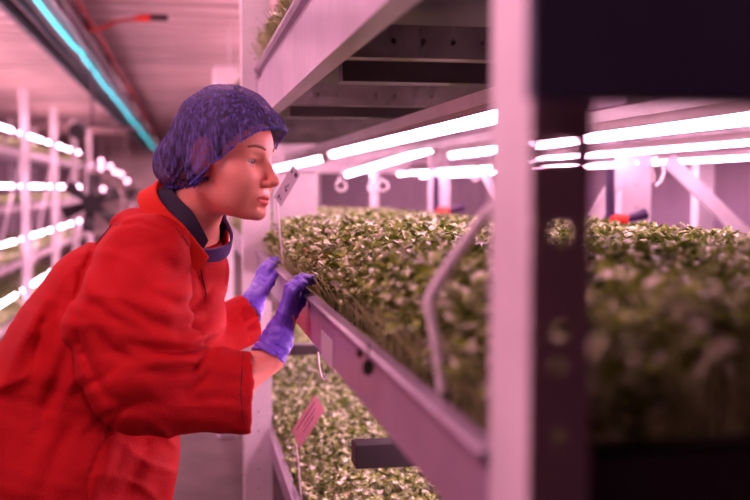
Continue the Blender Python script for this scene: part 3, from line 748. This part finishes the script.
# ------------------------------------------------------------------ coat (sampled in a frame turned with the view, then set in the place)
def seg2(px, py, a, b):
    a, b = np.array(a, float), np.array(b, float); d = b-a
    t = np.clip(((px-a[0])*d[0]+(py-a[1])*d[1])/(d@d), 0, 1)
    return np.hypot(px-a[0]-t*d[0], py-a[1]-t*d[1]), t
def poly2(px, py, pts):
    r = None
    n = len(pts)-1
    for i in range(n):
        q, t = seg2(px, py, pts[i], pts[i+1]); g = (i+t)/n
        if r is None: r, T = q, g
        else: T = np.where(q < r, g, T); r = np.minimum(r, q)
    return r, T
CREASES = [  # (polyline, width px, depth mm)  negative depth = ridge
    ([(118, 222), (98, 240), (82, 272), (77, 300)], 5, 5),
    ([(78, 335), (90, 365), (104, 395)], 5, 6),
    ([(212, 338), (190, 352), (160, 352), (130, 344)], 5, 8),
    ([(214, 346), (196, 366), (170, 372), (140, 372)], 5, 7),
    ([(205, 322), (180, 330), (150, 322), (118, 300)], 6, 7),
    ([(208, 300), (180, 305), (150, 292)], 6, 5),
    ([(216, 358), (205, 378), (185, 392)], 4, 5),
    ([(96, 330), (110, 350), (135, 360)], 6, 6),
    ([(88, 300), (112, 318), (140, 330)], 6, 5),
    ([(100, 395), (130, 405), (165, 402)], 6, 4),
    ([(120, 250), (110, 275), (112, 300)], 7, 5),
    ([(150, 235), (165, 262), (190, 285)], 8, 4),
    ([(92, 246), (84, 268), (90, 300)], 5, -4),
    ([(214, 334), (185, 342), (150, 338)], 5, -6),
    ([(215, 352), (190, 360), (155, 362)], 5, -5),
    ([(60, 300), (40, 340), (30, 380)], 8, 6),
    ([(75, 340), (60, 380), (40, 430)], 9, 7),
    ([(45, 300), (20, 345), (5, 385)], 7, -5),
    ([(75, 420), (55, 460), (40, 500)], 9, 4),
    ([(150, 440), (135, 470), (120, 505)], 9, 6),
    ([(115, 440), (105, 470), (80, 520)], 8, -4),
    ([(180, 395), (200, 402), (235, 398)], 7, 3),
    ([(150, 418), (190, 420), (230, 418)], 8, -3),
    
]
SEAMS = [([(128, 404), (116, 420), (98, 452), (88, 480), (86, 520)], 2.0, 3), ([(118, 218), (98, 238), (84, 270), (74, 305), (80, 345), (96, 388)], 2.0, 2.5), ([(112, 226), (140, 222), (168, 232)], 2, 2.5), ([(176, 228), (196, 262), (204, 300)], 2.5, 3)]
def creases(P):
    z = P[..., 2]; px = 375+P[..., 0]/z*F; py = 250-P[..., 1]/z*F; o = np.zeros(px.shape, np.float32)
    m = np.clip((1.97-z)/.06, 0, 1)*(np.clip((254-px)/24, 0, 1)*.85+.15)
    for pts, w, dp in CREASES+SEAMS:
        r, t = poly2(px, py, pts); o += (dp*.0019*np.exp(-(r/w)**2)*np.sin(np.pi*np.clip(t*.88+.06, 0, 1))**.6*m)
    o += .0035*np.sin(px*.045+py*.03+1.2*np.sin(py*.05))*np.sin(py*.04-px*.02+z*20)
    wx = px+9*np.sin(py*.045+1)+5*np.sin(px*.08-py*.06); wy = py+8*np.sin(px*.05+2)+4*np.sin(py*.11+px*.03)
    def ridge(u, v, k): return (1-np.abs(np.sin(u)))**k*(.5+.5*np.sin(v))
    arm = np.clip((px-60)/40, 0, 1)*np.clip((py-225)/40, 0, 1)
    o += -.0065*ridge(wy*.085-wx*.030, wx*.028+wy*.02, 2.2)*arm*m
    o += .0062*ridge(wy*.060+wx*.045+1, wx*.035-wy*.025+2, 2.5)*arm*m
    o += -.0070*ridge(wx*.050+wy*.032, wy*.021+.6, 2.2)*(1-.6*arm)*m
    o += .0010*np.sin(px*.16-py*.11+2*np.sin(py*.07))*np.sin(px*.07+py*.13)
    return o
EL = C3(135, 374, 1.72)
def coat_sdf(P):
    d = cap(P, C3(160, 262, 1.94), C3(112, 350, 1.95), .115, .150, (1, 1, 1.22))
    d = smin(d, cap(P, C3(112, 350, 1.95), C3(78, 470, 1.96), .150, .168, (1, 1, 1.22)), .05)
    d = smin(d, cap(P, C3(78, 470, 1.96), C3(55, 640, 1.96), .168, .19, (1, 1, 1.22)), .05)
    d = smin(d, cap(P, C3(88, 290, 1.95), C3(30, 400, 1.95), .07, .10, (1, 1, 1.6)), .05)          # back
    d = smin(d, cap(P, C3(180, 238, 1.91), C3(163, 256, 1.93), .058, .085, (1, 1, 1.1)), .035)    # neck base
    d = smin(d, cap(P, C3(142, 254, 1.825), C3(186, 272, 2.09), .062, .058), .035)                # shoulder line
    d = smin(d, cap(P, C3(192, 262, 1.99), C3(196, 320, 1.98), .050, .055, (1, 1, 1.5)), .04)    # front of chest
    a = cap(P, C3(144, 262, 1.80), C3(130, 330, 1.745), .086, .104, (1, 1, .82))
    a = smin(a, cap(P, C3(130, 330, 1.745), C3(143, 372, 1.725), .102, .094, (1, 1, .82)), .03)
    a = smin(a, cap(P, C3(140, 380, 1.725), C3(232, 392, 1.765), .088, .0705, (1, 1, .80)), .030)
    a = smin(a, cap(P, C3(232, 392, 1.765), C3(262, 393, 1.775), .0710, .0715, (1, 1, .76)), .01)
    cut = P[..., 0]/P[..., 2]*F+375-252.5+(P[..., 1]/P[..., 2]*F+143)*(-.02)
    a = smax(a, cut/F*1.77, .003)
    d = smin(d, a, .018)
    b = cap(P, C3(193, 268, 2.10), C3(190, 345, 2.28), .072, .066)
    b = smin(b, cap(P, C3(190, 345, 2.28), C3(285, 303, 2.45), .060, .052), .03)
    ax = C3(256, 318, 2.37)-C3(190, 345, 2.28); ax /= np.linalg.norm(ax)
    e = C3(253, 320, 2.36); ct = (P-e.astype(np.float32))@ax.astype(np.float32)
    b = smax(b, ct, .003)
    d = smin(d, b, .02)
    d = smax(d, -(P[..., 1]+.66), .01)
    d = d+creases(P)
    d = np.maximum(d, -np.maximum(cap(P, C3(200, 389, 1.755), C3(262, 393, 1.775), .060, .062, (1, 1, .76)), -(cut/F*1.77+.05)))   # hollow cuffs
    return np.maximum(d, -np.maximum(cap(P, C3(220, 333, 2.32), C3(285, 303, 2.45), .046, .046), -(ct+.04)))
V, Q = nets(coat_sdf, (-.86, -.70, 1.60), (-.17, .08, 2.44), .0052, True)
V = relax(V, Q, 1, .4)
coat = meshobj('coat', c2w(V), Q, M['coat'], PR, True)
# stitched seams sit on the cloth
def onsurf(px, py, fn=coat_sdf, d0=1.55):
    D = np.arange(d0, 2.3, .002); P = np.stack([(px-375)/F*D, -(py-250)/F*D, D], 1).astype(np.float32)
    v = fn(P); k = np.argmax(v < 0); return D[k] if v[k] < 0 else None
for pts, w, dp in SEAMS+[([(243, 354), (241, 392), (244, 431)], 1, 1), ([(180, 231), (200, 265), (208, 302)], 1, 1)]:
    q = []
    for i in range(len(pts)-1):
        for t in np.linspace(0, 1, 8)[:-1]:
            x = pts[i][0]+(pts[i+1][0]-pts[i][0])*t; y = pts[i][1]+(pts[i+1][1]-pts[i][1])*t; D = onsurf(x, y)
            if D: q.append(c2w(C3(x, y, D-.0006)))
    if len(q) > 2: MB().tube(q, .0011, 6).build('seam', M['thread'], coat, True)
# collars: lofted bands around the neck, open at the throat
def collar(name, m, c0, r0, c1, r1, a0, a1, th, dip=0, parent=PR, flare=0, e=1.0):
    c0, c1 = np.array(c0), np.array(c1); ax = c1-c0; ax /= np.linalg.norm(ax)
    e1 = np.cross(ax, np.array([0, 0, 1.0])); e1 /= np.linalg.norm(e1); e2 = np.cross(ax, e1)     # in (right, up, forward)
    V, Fc = [], []; n, m_ = 56, 8
    for j in range(m_+1):
        t = j/m_
        for i in range(n+1):
            a = a0+(a1-a0)*i/n; r = r0+(r1-r0)*t+flare*math.sin(math.pi*t)
            edge = min(i, n-i)/n; drop = dip*max(0, 1-edge/.18)**1.5
            V.append(c0+(c1-c0)*t-ax*drop+(e1*math.cos(a)+e2*math.sin(a)*e)*r*(1+.02*math.sin(a*5+t*3)))
    for j in range(m_):
        for i in range(n): Fc.append((j*(n+1)+i, j*(n+1)+i+1, (j+1)*(n+1)+i+1, (j+1)*(n+1)+i))
    o = meshobj(name, c2w(np.array(V)), Fc, m, parent, True)
    s = o.modifiers.new('thickness', 'SOLIDIFY'); s.thickness = th; s.offset = 0
    b = o.modifiers.new('bevel', 'BEVEL'); b.width = th*.35; b.segments = 2
    return o
A0, A1 = math.radians(38), math.radians(322)
collar('coat_collar', M['collar'], C3(186, 228, 1.90), .102, C3(198, 212, 1.885), .090, A0, A1, .006, e=.84, dip=.03, parent=coat)
collar('shirt_collar', M['navy'], C3(191, 224, 1.895), .086, C3(206, 204, 1.88), .074, math.radians(48), math.radians(312), .004, e=.90, dip=.03)
collar('undershirt', M['purpleknit'], C3(194, 232, 1.895), .074, C3(199, 223, 1.882), .064, 0, 2*math.pi, .004)
# gloves
def hand(name, W0, cuff, mcps, fingers, thumb, rc, rw, rf, label=None, k=.006, sq=(1, 1, 1)):
    W0 = C3(*W0); cf = C3(*cuff); M4 = [C3(*m) for m in mcps]
    ax = cf-W0; L = np.linalg.norm(ax); ax = ax/L
    def fn(P):
        d = cap(P, cf, W0, rc, rw, sq)
        cen = sum(M4)/4
        for m in M4: d = smin(d, cap(P, W0, m, rw*.80, rf*1.15), .012)
        for i in range(3): d = smin(d, cap(P, M4[i], M4[i+1], rf*1.12), .008)
        for m, fch in zip(M4, fingers):
            pts = [m]+[C3(*p) for p in fch]; g = None
            for i in range(len(pts)-1):
                c = cap(P, pts[i], pts[i+1], rf*(1.06-.07*i), rf*(.99-.07*i)); g = c if g is None else smin(g, c, .004)
            d = smin(d, g, .0035)
        pts = [C3(*p) for p in thumb]; g = None
        for i in range(len(pts)-1):
            c = cap(P, pts[i], pts[i+1], rf*(1.45-.22*i), rf*(1.25-.15*i)); g = c if g is None else smin(g, c, .006)
        d = smin(d, g, .008)
        ct = (P-cf.astype(np.float32))@ax.astype(np.float32)
        d = smax(d, ct, .002)
        d = np.maximum(d, -np.maximum(cap(P, cf, W0, rc-.003, rw-.003, sq), -(ct+.02)))
        z = P[..., 2]; px = P[..., 0]*F/z; py = P[..., 1]*F/z; u = (P-W0.astype(np.float32))@ax.astype(np.float32)
        d = d+.0009*np.sin(u*420+1.5*np.sin(px*.25))*np.exp(-(u/.022)**2)+.0006*np.sin(px*.55+py*.4+3*np.sin(py*.2))
        return d
    allp = np.array([W0, cf]+M4+[C3(*p) for f in fingers for p in f]+[C3(*p) for p in thumb])
    V, Q = nets(fn, allp.min(0)-.045, allp.max(0)+.045, .0019, True); V = relax(V, Q, 1, .4)
    return meshobj(name, c2w(V), Q, M['glove'], PR, True)
hand('glove', (277, 340, 1.81), (268, 358, 1.795),
     [(283, 314, 1.800), (285, 309, 1.822), (288, 304, 1.844), (292, 301, 1.864)],
     [[(289, 293, 1.806), (297, 285, 1.825), (304, 283, 1.845)],
      [(289, 288, 1.830), (298, 280, 1.850), (307, 279, 1.870)],
      [(293, 285, 1.853), (302, 278, 1.875), (311, 278, 1.896)],
      [(298, 287, 1.876), (306, 281, 1.898), (313, 281, 1.915)]],
     [(280, 332, 1.84), (291, 316, 1.862), (300, 303, 1.880), (306, 293, 1.892)], .033, .027, .0088, sq=(1, 1, .8))
hand('glove', (251, 306, 2.41), (246, 315, 2.385),
     [(265, 283, 2.455), (262, 281, 2.478), (259, 281, 2.500), (256, 283, 2.520)],
     [[(269, 271, 2.475), (273, 264, 2.51), (277, 262, 2.54)],
      [(266, 268, 2.500), (271, 261, 2.535), (276, 259, 2.57)],
      [(263, 269, 2.525), (267, 263, 2.56), (272, 260, 2.59)],
      [(260, 272, 2.545), (263, 267, 2.57), (267, 264, 2.59)]],
     [(257, 303, 2.40), (264, 292, 2.42), (271, 282, 2.45), (276, 273, 2.48)], .036, .030, .0088)
# trousers and boots below the picture
hip = atD(40, 600, 1.95)
for s in (-1, 1):
    a = hip+np.array([0, s*.09, 0]); k = np.array([hip[0]+.02, hip[1]+s*.10+.02, .48]); f = np.array([hip[0]-.03, hip[1]+s*.11, .10])
    MB().tube([a+np.array([0, 0, .05]), a, (a+k)/2, k, (k+f)/2, f], [.10, .105, .092, .075, .066, .062], 20).build('trouser_leg', M['trouser'], PR, True)
    MB().tube([f+np.array([-.02, 0, -.045]), f+np.array([.05, 0, -.05]), f+np.array([.15, 0, -.062]), f+np.array([.19, 0, -.068])], [.054, .052, .040, .030], 16).build('boot', M['boot'], PR, True)
# ------------------------------------------------------------------ rack tube light, plus added fill for aisle and ceiling
W_ = SC.world or bpy.data.worlds.new('world'); SC.world = W_; W_.use_nodes = True
W_.node_tree.nodes['Background'].inputs[0].default_value = (1, .45, .6, 1); W_.node_tree.nodes['Background'].inputs[1].default_value = .012
def area(name, loc, size, power, col=PINK, rot=(0, 0, 0)):
    l = bpy.data.lights.new(name, 'AREA'); l.shape = 'RECTANGLE'; l.size, l.size_y = size; l.energy = power; l.color = col
    o = bpy.data.objects.new(name, l); COL.objects.link(o); o.location = loc; o.rotation_euler = rot; return o
WARM = (1, .40, .56)
area('aisle_fill', (-.55, .95, ZC-.10), (.25, 1.3), 22, (1, .42, .56))  # added overhead source, strengthened for the coat and face
for yy, pw in ((.80, 4.5), (3.4, 6.5), (6.2, 9)):                    # tubes on the tiers of the rack beside the person
    for zz in (H+.62, H+.0, H-.5):
        area('grow_light', (-1.5, yy, zz), (.10, 1.3), pw*(1.9 if zz > H+.3 else .35), WARM, (0, math.radians(-80), 0))
for yy in (2.8, 5.5, 8.5, 11.5, 15.0, 19.0, 24.0, 28.0):
    area('aisle_fill', (-.1, yy, ZC-.10), (.2, 1.2), 13 if yy < 5 else 24 if yy < 10 else 90, (1, .45, .60))  # added sources that brighten the far post and the distant aisle
for yy in (5.0, 8.5, 12, 16, 21):
    area('ceiling_fill', (-1.9, yy, 1.90), (.7, 3), 22, (1, .42, .54), (math.pi, 0, 0))  # added upward fill on the far rack, only to lighten the ceiling
for yy in (4.6, 7.6, 11):
    area('ceiling_fill', (.64, yy, 1.95), (.7, 2.5), 14, (1, .42, .54), (math.pi, 0, 0))  # second added row of fill, lightening the nearer ceiling
